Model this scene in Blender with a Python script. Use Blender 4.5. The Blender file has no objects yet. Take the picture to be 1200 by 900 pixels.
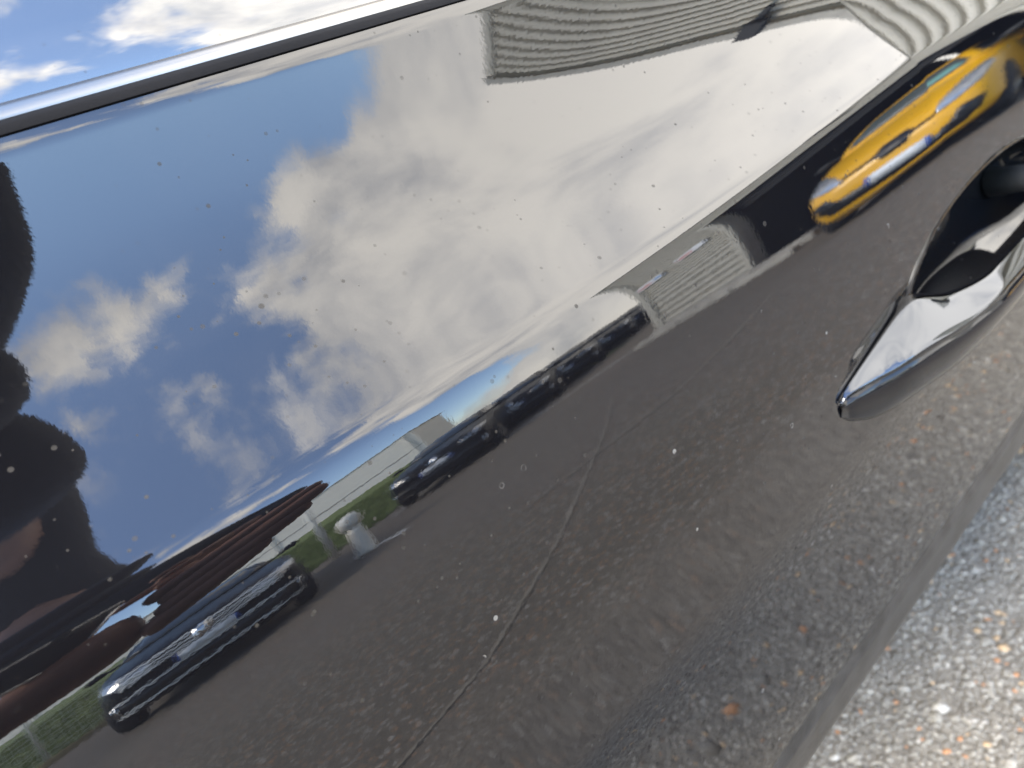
import bpy, bmesh, math, random
import numpy as np
from mathutils import Vector, Matrix
from mathutils.bvhtree import BVHTree

R = math.radians
random.seed(7)
rng = np.random.default_rng(11)
S = bpy.context.scene
COL = S.collection

# ------------------------------------------------------------------ camera
# picture of 1200x900: vanishing point of the car's long axis (world X) lies 1200 px right
# of and 820 px above the centre; focal length 901 px; belt line of the door level with the lens
CAM = Vector((0.0, -0.27, 0.98))
F_PX = 901.0
BELT_ANG = 12.2
vx = np.array([1200.0, 820.0, F_PX]); vx /= np.linalg.norm(vx)
e1 = np.array([0, 1.0, 0]) - vx[1] * vx; e1 /= np.linalg.norm(e1)
e2 = np.cross(vx, e1)
ca, sa = math.cos(R(BELT_ANG)), math.sin(R(BELT_ANG))
vy = ca * e2 + sa * e1
vz = -sa * e2 + ca * e1
RIGHT = Vector((vx[0], vy[0], vz[0])); UP = Vector((vx[1], vy[1], vz[1])); FWD = Vector((vx[2], vy[2], vz[2]))
cam_data = bpy.data.cameras.new('camera')
cam = bpy.data.objects.new('camera', cam_data); COL.objects.link(cam)
cam.matrix_world = Matrix((
    (RIGHT.x, UP.x, -FWD.x, CAM.x), (RIGHT.y, UP.y, -FWD.y, CAM.y),
    (RIGHT.z, UP.z, -FWD.z, CAM.z), (0, 0, 0, 1)))
cam_data.sensor_width = 36.0
cam_data.lens = 36.0 * F_PX / 1200.0
cam_data.clip_start = 0.004
cam_data.clip_end = 2000.0
cam_data.dof.use_dof = True
cam_data.dof.focus_distance = 0.28
cam_data.dof.aperture_fstop = 12.0
S.camera = cam

# ------------------------------------------------------------------ sky, sun, exposure
SUN_DIR = Vector((-0.70, -0.19, 0.69)).normalized()      # towards the sun
SUN_EL = math.asin(SUN_DIR.z)
SUN_ROT = math.atan2(SUN_DIR.x, SUN_DIR.y)
S.view_settings.view_transform = 'Standard'
S.view_settings.look = 'None'
S.view_settings.gamma = 1.0
S.view_settings.use_curve_mapping = False
S.view_settings.exposure = 3.2
S.cycles.max_bounces = 7
S.cycles.glossy_bounces = 6
S.cycles.caustics_reflective = False
S.cycles.caustics_refractive = False
S.cycles.sample_clamp_indirect = 6.0

world = bpy.data.worlds.new('World'); S.world = world; world.use_nodes = True
wt = world.node_tree; wt.nodes.clear()


class G:
    """small helper for writing node graphs"""
    def __init__(s, t): s.t = t
    def n(s, typ, **kw):
        nd = s.t.nodes.new(typ)
        for k, v in kw.items():
            if k.startswith('i_'):
                s.put(nd.inputs[k[2:].replace('_', ' ')], v)
            else:
                setattr(nd, k, v)
        return nd
    def put(s, sock, v):
        if isinstance(v, bpy.types.NodeSocket): s.t.links.new(v, sock)
        else: sock.default_value = v
    def m(s, op, a, b=None, c=None, clamp=False):
        nd = s.t.nodes.new('ShaderNodeMath'); nd.operation = op; nd.use_clamp = clamp
        for i, v in enumerate((a, b, c)):
            if v is not None: s.put(nd.inputs[i], v)
        return nd.outputs[0]
    def vm(s, op, a, b=None, out=0):
        nd = s.t.nodes.new('ShaderNodeVectorMath'); nd.operation = op
        s.put(nd.inputs[0], a)
        if b is not None: s.put(nd.inputs[1], b)
        return nd.outputs[out]
    def mix(s, f, a, b):
        nd = s.t.nodes.new('ShaderNodeMix'); nd.data_type = 'RGBA'
        s.put(nd.inputs[0], f); s.put(nd.inputs[6], a); s.put(nd.inputs[7], b)
        return nd.outputs[2]
    def smooth(s, v, lo, hi, a=0.0, b=1.0):
        nd = s.t.nodes.new('ShaderNodeMapRange'); nd.interpolation_type = 'SMOOTHSTEP'
        s.put(nd.inputs[0], v); s.put(nd.inputs[1], lo); s.put(nd.inputs[2], hi); s.put(nd.inputs[3], a); s.put(nd.inputs[4], b)
        return nd.outputs[0]
    def noise(s, vec, scale, detail=4.0, rough=0.5, dist=0.0):
        nd = s.t.nodes.new('ShaderNodeTexNoise')
        s.put(nd.inputs['Vector'], vec); s.put(nd.inputs['Scale'], scale); s.put(nd.inputs['Detail'], detail)
        s.put(nd.inputs['Roughness'], rough); s.put(nd.inputs['Distortion'], dist)
        return nd.outputs[0]


g = G(wt)
sky = g.n('ShaderNodeTexSky', sky_type='NISHITA', sun_disc=False, sun_elevation=SUN_EL, sun_rotation=SUN_ROT,
          air_density=1.1, dust_density=0.25, ozone_density=1.6)
tc = g.n('ShaderNodeTexCoord')
dirv = g.vm('NORMALIZE', tc.outputs['Generated'])
sx = g.n('ShaderNodeSeparateXYZ'); wt.links.new(dirv, sx.inputs[0])
dz = g.m('MAXIMUM', sx.outputs[2], 0.0)
inv = g.m('DIVIDE', 1.0, g.m('ADD', dz, 0.55))
plane = g.vm('SCALE', dirv); wt.links.new(inv, plane.node.inputs['Scale'])
# clouds lie in streets across the sky: coordinates along and around the car's axis
swing = g.m('ARCTAN2', sx.outputs[2], g.m('MULTIPLY', sx.outputs[1], -1.0))
cmb = g.n('ShaderNodeCombineXYZ'); wt.links.new(g.m('MULTIPLY', sx.outputs[0], 4.2), cmb.inputs[0]); wt.links.new(g.m('MULTIPLY', swing, 1.15), cmb.inputs[1])
cmb.inputs[2].default_value = 3.3
flat = cmb.outputs[0]
n_big = g.noise(flat, 1.1, 5.0, 0.55, 0.25)
n_fine = g.noise(flat, 3.6, 5.0, 0.62, 0.30)
# where in the sky the big cloud bank lies and where it opens: (direction, sharpness, amount)
BLOBS = [((0.72, -0.38, 0.58), 3.6, 0.56), ((0.53, -0.76, 0.36), 30, 0.20), ((0.62, -0.74, 0.24), 60, 0.22),
         ((0.36, -0.88, 0.29), 140, 0.30), ((0.114, -0.77, 0.63), 90, 0.26), ((0.33, -0.80, 0.50), 90, 0.15), ((0.10, -0.55, 0.83), 60, 0.10),
         ((0.20, -0.91, 0.34), 22, -0.30), ((0.538, -0.812, 0.226), 55, -0.62), ((0.49, -0.675, 0.556), 110, -0.40),
         ((0.14, -0.43, 0.89), 26, -0.10), ((0.23, -0.53, 0.81), 60, -0.10), ((0.79, -0.47, 0.39), 60, -0.12),
         ((0.45, -0.84, 0.29), 60, -0.14)]
acc = g.m('ADD', g.m('MULTIPLY', n_big, 0.95), g.m('MULTIPLY', g.m('SUBTRACT', g.m('MULTIPLY', n_fine, 0.62), 0.11), 1.0))
for d, k, amt in BLOBS:
    dn = Vector(d).normalized()
    dt = g.vm('DOT_PRODUCT', dirv, tuple(dn), out=1)
    w = g.m('POWER', 2.71828, g.m('MULTIPLY', g.m('SUBTRACT', dt, 1.0), float(k)))
    acc = g.m('ADD', acc, g.m('MULTIPLY', w, amt))
acc = g.m('ADD', acc, g.smooth(sx.outputs[0], 0.28, 0.60, -0.29, 0.12))   # clearer to one side, banked up to the other
low = g.smooth(dz, 0.10, 0.20, 0.16, 0.0)                    # distant cloud bank on the horizon
acc = g.m('ADD', acc, low)
cover = g.smooth(acc, 0.62, 0.84)
shade = g.noise(flat, 1.9, 5.0, 0.6, 0.4)
bright = g.smooth(g.m('ADD', shade, g.m('MULTIPLY', acc, 0.34)), 0.52, 1.02)
ccol = g.mix(bright, (0.33, 0.335, 0.355, 1), (0.70, 0.665, 0.61, 1))
skyc = g.vm('MULTIPLY', sky.outputs[0], (0.128, 0.130, 0.136))
cover = g.m('ADD', g.m('MULTIPLY', cover, 0.92), 0.045)      # thin veil everywhere
tot = g.mix(cover, skyc, ccol)
bg = g.n('ShaderNodeBackground'); bg.inputs['Strength'].default_value = 1.0
wt.links.new(tot, bg.inputs['Color'])
wo = g.n('ShaderNodeOutputWorld'); wt.links.new(bg.outputs[0], wo.inputs[0])

sun_d = bpy.data.lights.new('sun', 'SUN'); sun_d.energy = 1.5; sun_d.angle = R(24); sun_d.color = (1.0, 0.90, 0.74)
sun = bpy.data.objects.new('sun', sun_d); COL.objects.link(sun)
sun.rotation_euler = SUN_DIR.to_track_quat('Z', 'Y').to_euler()
sun.location = (-20, -1, 18)

# ------------------------------------------------------------------ materials
MATS = {}


def mat(name, col, rough=0.5, metal=0.0, ior=1.5, var=0.12, vscale=8.0, bump=0.0, bscale=60.0, coat=0.0):
    if name in MATS: return MATS[name]
    m = bpy.data.materials.new(name); m.use_nodes = True
    t = m.node_tree; q = G(t); b = t.nodes['Principled BSDF']
    c = q.n('ShaderNodeTexCoord').outputs['Object']
    nz = q.noise(c, vscale, 5.0, 0.6)
    f = q.smooth(nz, 0.3, 0.7)
    lo = tuple(max(0, x * (1 - var)) for x in col) + (1,); hi = tuple(min(1, x * (1 + var)) for x in col) + (1,)
    t.links.new(q.mix(f, lo, hi), b.inputs['Base Color'])
    b.inputs['Roughness'].default_value = rough; b.inputs['Metallic'].default_value = metal
    b.inputs['IOR'].default_value = ior; b.inputs['Coat Weight'].default_value = coat
    b.inputs['Coat Roughness'].default_value = 0.03
    if bump > 0:
        bn = q.n('ShaderNodeBump'); bn.inputs['Strength'].default_value = 0.6; bn.inputs['Distance'].default_value = bump
        t.links.new(q.noise(c, bscale, 4.0, 0.6), bn.inputs['Height']); t.links.new(bn.outputs[0], b.inputs['Normal'])
    MATS[name] = m
    return m


def dusty_gloss(name, ior, base, peel, dust=1.0):
    """deep glossy surface with orange peel and dried dust spots and drop rings"""
    m = bpy.data.materials.new(name); m.use_nodes = True
    t = m.node_tree; q = G(t); b = t.nodes['Principled BSDF']
    c = q.n('ShaderNodeTexCoord').outputs['Object']
    masks = []
    for sc, gate, rad, seed in ((120.0, 0.50, 0.095, 0.0), (60.0, 0.62, 0.060, 3.7), (260.0, 0.66, 0.17, 9.1)):
        vo = q.n('ShaderNodeTexVoronoi', feature='F1'); vo.inputs['Scale'].default_value = sc
        wob = q.vm('ADD', c, (seed, seed * 0.7, seed * 1.3))
        t.links.new(wob, vo.inputs['Vector'])
        sp = q.n('ShaderNodeSeparateColor'); t.links.new(vo.outputs['Color'], sp.inputs[0])
        on = q.m('GREATER_THAN', sp.outputs[0], gate)
        r = q.m('MULTIPLY', q.m('MULTIPLY', sp.outputs[1], sp.outputs[1]), rad)
        r = q.m('ADD', r, rad * 0.35)
        spot = q.smooth(q.m('DIVIDE', vo.outputs['Distance'], r), 0.75, 1.25, 1.0, 0.0)
        masks.append(q.m('MULTIPLY', q.m('MULTIPLY', spot, on), q.m('ADD', 0.35, q.m('MULTIPLY', sp.outputs[2], 0.5))))
    mk = q.m('MAXIMUM', q.m('MAXIMUM', masks[0], masks[1]), masks[2])
    clump = q.smooth(q.noise(c, 14.0, 3.0, 0.6), 0.36, 0.56)
    mk = q.m('MULTIPLY', q.m('MULTIPLY', mk, clump), dust)
    # drop rings
    vo = q.n('ShaderNodeTexVoronoi', feature='F1'); vo.inputs['Scale'].default_value = 85.0
    t.links.new(q.vm('ADD', c, (1.3, 5.1, 2.2)), vo.inputs['Vector'])
    sp = q.n('ShaderNodeSeparateColor'); t.links.new(vo.outputs['Color'], sp.inputs[0])
    ring = q.smooth(q.m('ABSOLUTE', q.m('SUBTRACT', vo.outputs['Distance'], 0.11)), 0.012, 0.030, 1.0, 0.0)
    ring = q.m('MULTIPLY', ring, q.m('GREATER_THAN', sp.outputs[0], 0.88))
    ring = q.m('MULTIPLY', ring, q.smooth(q.noise(c, 170.0, 2.0, 0.5), 0.46, 0.58))
    xz = q.n('ShaderNodeSeparateXYZ'); t.links.new(c, xz.inputs[0])
    ring = q.m('MULTIPLY', q.m('MULTIPLY', ring, 0.42 * dust), q.smooth(xz.outputs[2], 0.80, 0.84, 1.0, 0.0))
    film = q.m('MULTIPLY', q.smooth(xz.outputs[2], 0.70, 0.56), 0.10 * dust)   # dark matt layer, stronger low on the door
    allm = q.m('ADD', q.m('MAXIMUM', mk, ring), film, clamp=True)
    dcol = q.mix(q.m('GREATER_THAN', ring, 0.02), (0.036, 0.033, 0.029, 1), (0.30, 0.29, 0.27, 1))
    b.inputs['Base Color'].default_value = base + (1,)
    b.inputs['Roughness'].default_value = 0.012
    b.inputs['IOR'].default_value = ior
    if peel > 0:
        bn = q.n('ShaderNodeBump'); bn.inputs['Strength'].default_value = 1.0; bn.inputs['Distance'].default_value = peel
        h = q.m('ADD', q.m('MULTIPLY', q.noise(c, 420.0, 2.0, 0.6), 1.6), q.m('MULTIPLY', q.noise(c, 90.0, 1.0, 0.5), 0.45))
        t.links.new(h, bn.inputs['Height']); t.links.new(bn.outputs[0], b.inputs['Normal'])
    d = q.n('ShaderNodeBsdfPrincipled'); t.links.new(dcol, d.inputs['Base Color'])
    d.inputs['Roughness'].default_value = 0.85; d.inputs['IOR'].default_value = 1.3
    mx = q.n('ShaderNodeMixShader')
    t.links.new(allm, mx.inputs[0]); t.links.new(b.outputs[0], mx.inputs[1]); t.links.new(d.outputs[0], mx.inputs[2])
    t.links.new(mx.outputs[0], t.nodes['Material Output'].inputs[0])
    MATS[name] = m
    return m


PAINT = dusty_gloss('black_paint', 1.8, (0.004, 0.004, 0.005), 0.0000035)
GLASS = dusty_gloss('tinted_glass', 2.5, (0.010, 0.012, 0.014), 0.0, 0.35)
CHROME = mat('chrome', (0.82, 0.83, 0.85), 0.04, 1.0, var=0.02)
DARKCHROME = mat('dark_chrome', (0.10, 0.105, 0.115), 0.03, 1.0, var=0.03)
SATIN = mat('satin_trim', (0.30, 0.285, 0.26), 0.30, 1.0, var=0.03)
RUBBER = mat('rubber', (0.008, 0.008, 0.009), 0.6, 0.0, 1.18, bump=0.0002, bscale=900)
BLACK = mat('matt_black', (0.012, 0.012, 0.012), 0.7)
TYRE = mat('tyre_rubber', (0.02, 0.02, 0.021), 0.75, bump=0.002, bscale=90)

# ------------------------------------------------------------------ mesh helpers


def mesh_obj(name, verts, faces, material=None, parent=None, smooth=False, autosmooth=None):
    me = bpy.data.meshes.new(name)
    me.from_pydata([tuple(v) for v in verts], [], faces)
    me.validate(); me.update()
    o = bpy.data.objects.new(name, me); COL.objects.link(o)
    if material: me.materials.append(material)
    if smooth: me.polygons.foreach_set('use_smooth', [True] * len(me.polygons))
    if parent: o.parent = parent
    return o


def bm_obj(name, bm, material=None, parent=None, smooth=False):
    me = bpy.data.meshes.new(name); bmesh.ops.recalc_face_normals(bm, faces=bm.faces[:]); bm.to_mesh(me); bm.free()
    o = bpy.data.objects.new(name, me); COL.objects.link(o)
    if material: me.materials.append(material)
    if smooth: me.polygons.foreach_set('use_smooth', [True] * len(me.polygons))
    if parent: o.parent = parent
    return o


def box_bm(bm, c, s, bevel=0.0, rot=None):
    r = bmesh.ops.create_cube(bm, size=1.0)
    M = Matrix.Translation(Vector(c)) @ (rot.to_4x4() if rot else Matrix.Identity(4)) @ Matrix.Diagonal((s[0], s[1], s[2], 1))
    bmesh.ops.transform(bm, matrix=M, verts=r['verts'])
    if bevel > 0:
        es = list({e for v in r['verts'] for e in v.link_edges})
        bmesh.ops.bevel(bm, geom=es, offset=bevel, segments=2, affect='EDGES', profile=0.5)
    return r


def box(name, c, s, material, parent=None, bevel=0.0, rot=None):
    bm = bmesh.new(); box_bm(bm, c, s, bevel, rot)
    return bm_obj(name, bm, material, parent)


def tube(name, pts, rad, material, parent=None, seg=12, smooth=True):
    P = [Vector(p) for p in pts]; n = len(P)
    rr = rad if isinstance(rad, (list, tuple)) else [rad] * n
    vs, fs = [], []
    up = Vector((0, 0, 1))
    for i in range(n):
        t = (P[min(i + 1, n - 1)] - P[max(i - 1, 0)]).normalized()
        a = t.cross(up if abs(t.dot(up)) < 0.95 else Vector((1, 0, 0))).normalized(); b = a.cross(t)
        for k in range(seg):
            th = 2 * math.pi * k / seg
            vs.append(P[i] + (a * math.cos(th) + b * math.sin(th)) * rr[i])
    for i in range(n - 1):
        for k in range(seg):
            fs.append((i * seg + k, i * seg + (k + 1) % seg, (i + 1) * seg + (k + 1) % seg, (i + 1) * seg + k))
    fs.append(tuple(range(seg - 1, -1, -1))); fs.append(tuple((n - 1) * seg + k for k in range(seg)))
    return mesh_obj(name, vs, fs, material, parent, smooth)


def tag(o, label, cat, group=None, kind=None):
    if label: o['label'] = label
    if cat: o['category'] = cat
    if group: o['group'] = group
    if kind: o['kind'] = kind
    return o


def empty(name, loc=(0, 0, 0), rz=0.0):
    o = bpy.data.objects.new(name, None); COL.objects.link(o)
    o.location = loc; o.rotation_euler = (0, 0, rz); o.empty_display_size = 0.2
    return o


# ------------------------------------------------------------------ shape of the black car's side
# section of the door, given as the slope of the metal against the angle under which it is met
# from the belt line: each pair is (angle, elevation towards which the metal mirrors)
EP = [(11.7, 60), (11.2, 46), (10.8, 29), (10.3, 17.6), (9, 18.8), (7, 21), (4.75, 24.3), (2.33, 30.8), (-.09, 38), (-1.89, 43.5),
      (-5, 56), (-8, 67), (-11, 75), (-13.6, 79.5), (-15.1, 77), (-16.1, 56), (-16.8, 35), (-17.4, 22), (-18.4, 12.5),
      (-19.5, 6), (-20.7, 0.4), (-22.3, -3.0), (-23.8, -6), (-27, -12.2), (-31, -20.5), (-35, -29), (-38, -36),
      (-40.5, -41), (-44.8, -43.2), (-46.3, -54), (-48, -63), (-50, -66), (-52.8, -69), (-54.6, -74), (-56.4, -84)]


def pchip(x, y):
    x = np.array(x, float); y = np.array(y, float); h = np.diff(x); m = np.diff(y) / h; d = np.zeros_like(y)
    for i in range(1, len(x) - 1):
        if m[i - 1] * m[i] > 0:
            w1 = 2 * h[i] + h[i - 1]; w2 = h[i] + 2 * h[i - 1]; d[i] = (w1 + w2) / (w1 / m[i - 1] + w2 / m[i])
    d[0] = m[0]; d[-1] = m[-1]

    def f(t):
        t = np.asarray(t, float); i = np.clip(np.searchsorted(x, t) - 1, 0, len(x) - 2); s = (t - x[i]) / h[i]
        return (2*s**3-3*s**2+1)*y[i] + (s**3-2*s**2+s)*h[i]*d[i] + (-2*s**3+3*s**2)*y[i+1] + (s**3-s**2)*h[i]*d[i+1]
    return f


DEL = [BELT_ANG - a for a, e in EP]
EF = pchip(DEL, [e for a, e in EP])
D0 = 0.27
STEP = 0.02
dd = np.arange(DEL[0], DEL[-1] + 1e-6, STEP)
mid = 0.5 * (dd[1:] + dd[:-1])
lr = np.concatenate([[math.log(D0 / math.cos(R(dd[0])))], np.tan(np.radians((mid - EF(mid)) / 2)) * R(STEP)]).cumsum()
rr_ = np.exp(lr)
PY = rr_ * np.cos(np.radians(dd)) - D0           # world y of the section
PZ = CAM.z - rr_ * np.sin(np.radians(dd))        # world z of the section


def door_y(z): return float(np.interp(-z, -PZ, PY))


# keep every few samples, finer where the metal turns quickly
turn = np.abs(np.gradient(EF(dd)))
keep = [0]; a_ = 0
for i in range(1, len(dd)):
    a_ += turn[i] / 0.55 + STEP / 0.25
    if a_ >= 1: keep.append(i); a_ = 0
if keep[-1] != len(dd) - 1: keep.append(len(dd) - 1)
SEC = [(float(PY[i]), float(PZ[i])) for i in keep]
# rounded lower edge, then the underside tucks in
ty, tz = SEC[-1][0] - SEC[-2][0], SEC[-1][1] - SEC[-2][1]
th = math.atan2(ty, -tz); py, pz = SEC[-1]
SEC2 = list(SEC)
for k in range(14):
    th2 = th + (R(86) - th) * (k + 1) / 14
    py += math.sin(th2) * 0.0055; pz -= math.cos(th2) * 0.0055
    SEC2.append((py, pz))
SEC2.append((py + 0.05, pz - 0.004)); SEC2.append((py + 0.055, pz - 0.16)); SEC2.append((py + 0.30, pz - 0.19))
# skin top edge folds in behind the seal
SEC2 = [(SEC[0][0] + 0.012, SEC[0][1] + 0.0005), (SEC[0][0] + 0.002, SEC[0][1] + 0.0010)] + SEC2

CUP_C = (0.570, 0.752); CUP_A, CUP_B = 0.150, 0.046


def cup_s(x, z): return math.hypot((x - CUP_C[0]) / CUP_A, (z - CUP_C[1]) / CUP_B)


def plan_in(x):
    """how far the side runs in towards nose and tail"""
    if x < -1.3: return 0.22 * ((-1.3 - x) / 1.0) ** 2
    if x > 1.6: return 0.20 * ((x - 1.6) / 1.0) ** 2
    return 0.0


def rise(x, z):
    """the shoulder crease climbs towards the rear of the car"""
    s = 0.045 * max(0.0, min(x, 0.50) - 0.27)
    if x < 0.33 and x > 0.21: s = 0.045 * (x - 0.21) ** 2 / 0.24
    def ss(a, b): 
        t = min(1, max(0, (z - a) / (b - a))); return t * t * (3 - 2 * t)
    return s * ss(.775, .825) * (1 - ss(.893, .972))


WHEELS = ((-1.72, 0.35), (1.55, 0.35))


def side_panel(name, x0, x1, cols, parent, cup=False):
    xs = cols; vs = []; fs = []; m = len(SEC2)
    for x in xs:
        for (y, z) in SEC2: vs.append((x, y + plan_in(x), z + rise(x, z)))
    for i in range(len(xs) - 1):
        for j in range(m - 1):
            cx = 0.5 * (xs[i] + xs[i + 1]); cz = 0.5 * (SEC2[j][1] + SEC2[j + 1][1])
            if cup and cup_s(cx, cz) < 0.965 and j > 3: continue
            if any((cx - wx) ** 2 + (cz - wz) ** 2 < 0.385 ** 2 for wx, wz in WHEELS): continue
            a = i * m + j
            fs.append((a, a + 1, a + m + 1, a + m))
    # edges of the panel turned in
    for side, i in ((0, 0), (1, len(xs) - 1)):
        base = len(vs)
        for (y, z) in SEC2: vs.append((xs[i], y + plan_in(xs[i]) + 0.02, z + rise(xs[i], z)))
        for j in range(m - 1):
            q = (i * m + j, i * m + j + 1, base + j + 1, base + j)
            fs.append(q if side else q[::-1])
    o = mesh_obj(name, vs, fs, PAINT, parent, True)
    me = o.data
    # keep the turned-in edges crisp
    bm = bmesh.new(); bm.from_mesh(me)
    for e in bm.edges:
        if len(e.link_faces) == 2 and e.calc_face_angle(0) > R(40): e.smooth = False
    bm.to_mesh(me); bm.free()
    return o


def lin(a, b, n): return [a + (b - a) * i / n for i in range(n + 1)]


car = tag(empty('black_car', (0, 0, 0)), 'glossy black car with dusty mirror-like door and chrome pull handle', 'car')
xs_door = lin(-0.62, 0.40, 34)[:-1] + lin(0.40, 0.74, 150)[:-1] + lin(0.74, 1.02, 14)
front_door = side_panel('front_door', -0.62, 1.02, xs_door, car, cup=True)
front_door['label'] = 'black front door panel spotted with dust and dried drops'
side_panel('front_fender', -2.3, -0.626, lin(-2.3, -0.626, 60), car)
side_panel('rear_quarter_panel', 1.026, 2.5, lin(1.026, 2.5, 60), car)

# matt dark strip added along the lower edge of the door to darken it
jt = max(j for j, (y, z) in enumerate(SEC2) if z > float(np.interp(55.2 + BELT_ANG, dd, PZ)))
EDGE_STRIP = mat('dark_edge_strip', (0.026, 0.024, 0.022), 0.34, 0.0, 1.45, var=0.45, vscale=45, bump=0.0006, bscale=260)
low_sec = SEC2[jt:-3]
strip_sec = [(low_sec[0][0] + .004, low_sec[0][1] + .0015), (low_sec[0][0] - .0003, low_sec[0][1] + .0010)] + [(y - .0022 * min(1, k / 4), z - .0012) for k, (y, z) in enumerate(low_sec) if k] + [(y + .012, z + .004) for (y, z) in reversed(low_sec)]

# seal, bright strip and window above the door
top_y, top_z = SEC[0]


def strip(name, sec, x0, x1, material, parent, n=24):
    xs = lin(x0, x1, n); m = len(sec); vs = []; fs = []
    for x in xs:
        for (y, z) in sec: vs.append((x, y + plan_in(x), z))
    for i in range(n):
        for j in range(m):
            k = (j + 1) % m
            fs.append((i * m + j, i * m + k, (i + 1) * m + k, (i + 1) * m + j))
    fs.append(tuple(range(m))); fs.append(tuple(n * m + j for j in range(m - 1, -1, -1)))
    o = mesh_obj(name, vs, fs, material, parent, True)
    bm = bmesh.new(); bm.from_mesh(o.data)
    for e in bm.edges:
        if len(e.link_faces) == 2 and e.calc_face_angle(0) > R(42): e.smooth = False
    bm.to_mesh(o.data); bm.free()
    return o


def arc_sec(cy, cz, ry, rz, n=14): return [(cy - ry * math.cos(2*math.pi*k/n), cz + rz * math.sin(2*math.pi*k/n)) for k in range(n)]


strip('dark_edge_strip', strip_sec, -0.62, 1.02, EDGE_STRIP, car)
strip('belt_seal', [(top_y + .0015, top_z - .001), (top_y - .0005, top_z + .0006), (top_y + .0002, top_z + .0028), (top_y + .0016, top_z + .0042),
                    (top_y + .010, top_z + .0052), (top_y + .012, top_z - .003)], -0.62, 1.02, RUBBER, car)
strip('belt_strip', [(top_y + .0026, top_z + .0044), (top_y + .0028, top_z + .0056), (top_y + .0038, top_z + .0068), (top_y + .0052, top_z + .0078),
                     (top_y + .0072, top_z + .0086), (top_y + .012, top_z + .0088), (top_y + .012, top_z + .0046)], -0.62, 1.02, SATIN, car)
gs = []
for k in range(40):                                   # window, leaning in and bowed
    s = (k / 39) ** 1.8
    if k == 0: gs.append((top_y + .0088, top_z + .0070)); continue
    s0 = ((k - 1) / 39) ** 1.8; tl = 33 - 22 * math.exp(-0.5 * (s + s0) / .035)
    gs.append((gs[-1][0] + 0.45 * (s - s0) * math.tan(R(tl)), gs[-1][1] + 0.45 * (s - s0)))
gsec = gs + [(y + .005, z) for (y, z) in reversed(gs)]
strip('window_glass', gsec, -0.55, 1.0, GLASS, car, 20)
strip('rear_window_glass', gsec, 1.06, 1.75, GLASS, car, 12)
strip('centre_pillar', [(y - .002, z) for (y, z) in gs] + [(y + .03, z) for (y, z) in reversed(gs)], 1.002, 1.058, BLACK, car, 2)
yt, zt = gs[-1]
strip('roof', [(yt - .01, zt - .012), (yt - .004, zt + .012), (yt + .10, zt + .045), (yt + .5, zt + .07), (yt + .54, zt + .07), (yt + .95, zt + .045),
               (yt + 1.04, zt + .012), (yt + 1.05, zt - .012)], -0.50, 1.9, PAINT, car, 12)
# far side, underbody, nose and tail, so that the car is a closed body
fy = 1.78
far = [(fy - y, z) for (y, z) in SEC[::6]]
strip('far_side', far + [(fy - .3, .30), (fy - .3, .96)], -2.2, 2.4, PAINT, car, 40)
box('underbody', (0.1, 0.90, 0.315), (4.2, 1.30, 0.16), BLACK, car)
box('cabin_shadow_box', (0.7, 0.90, 0.80), (2.3, 1.40, 0.30), BLACK, car)
hood = [(0.06, .955), (0.25, .985), (0.89, 1.01), (1.53, .985), (1.72, .955), (1.70, .90), (0.08, .90)]
strip('bonnet', hood, -2.25, -0.60, PAINT, car, 12)
strip('boot_lid', hood, 1.78, 2.42, PAINT, car, 8)
for nm, x, w in (('front_bumper', -2.36, 0.22), ('rear_bumper', 2.52, 0.2)):
    box(nm, (x, 0.89, 0.58), (w, 1.55, 0.66), PAINT, car, 0.07)
strip('windscreen', [(0.33, .99), (0.36, 1.02), (0.40, 1.40), (1.38, 1.40), (1.42, 1.02), (1.45, .99)], -0.98, -0.50, GLASS, car, 6)
strip('far_window_glass', [(fy - y, z) for (y, z) in gsec], -0.55, 1.75, GLASS, car, 12)


def wheel(parent, x, y, r=0.33, w=0.21, sgn=-1, rim_mat=None, deg=0):
    sec = [(-.5, .62), (-.5, .9), (-.42, .985), (-.2, 1.0), (.2, 1.0), (.42, .985), (.5, .9), (.5, .62)]
    n = 32; vs = []; fs = []; m = len(sec)
    for i in range(n):
        t = 2 * math.pi * i / n
        for (a, b) in sec: vs.append((math.cos(t) * b * r, a * w, math.sin(t) * b * r))
    for i in range(n):
        for j in range(m - 1):
            fs.append((i*m+j, i*m+j+1, ((i+1) % n)*m+j+1, ((i+1) % n)*m+j))
    ty = mesh_obj('tyre', vs, fs, TYRE, None, True)
    wh = empty('wheel', (x, y, r)); wh.parent = parent; ty.parent = wh
    bm = bmesh.new()
    for k in range(5):
        rot = Matrix.Rotation(R(deg + 72 * k), 3, 'Y')
        box_bm(bm, rot @ Vector((r * .34, sgn * w * .40, 0)), (r * .60, .025, r * .17), 0.006, rot)
    vsn = 28; ring = [(.60, .42), (.64, .50), (.68, .46), (.66, -.45), (.60, -.45)]
    vv = []
    for i in range(vsn):
        t = 2 * math.pi * i / vsn
        vv.append([bm.verts.new((math.cos(t)*b*r, sgn*a*w, math.sin(t)*b*r)) for (b, a) in ring])
    for i in range(vsn):
        for j in range(len(ring)):
            k = (j + 1) % len(ring)
            bm.faces.new((vv[i][j], vv[i][k], vv[(i+1) % vsn][k], vv[(i+1) % vsn][j]))
    box_bm(bm, (0, sgn * w * .42, 0), (r * .3, .03, r * .3), 0.01)
    bm_obj('rim', bm, rim_mat or SATIN, wh)
    return wh


for wx, wz in WHEELS:
    wheel(car, wx, 0.10, 0.35, 0.22, -1); wheel(car, wx, fy - 0.10, 0.35, 0.22, 1)

# ------------------------------------------------------------------ door handle


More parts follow.
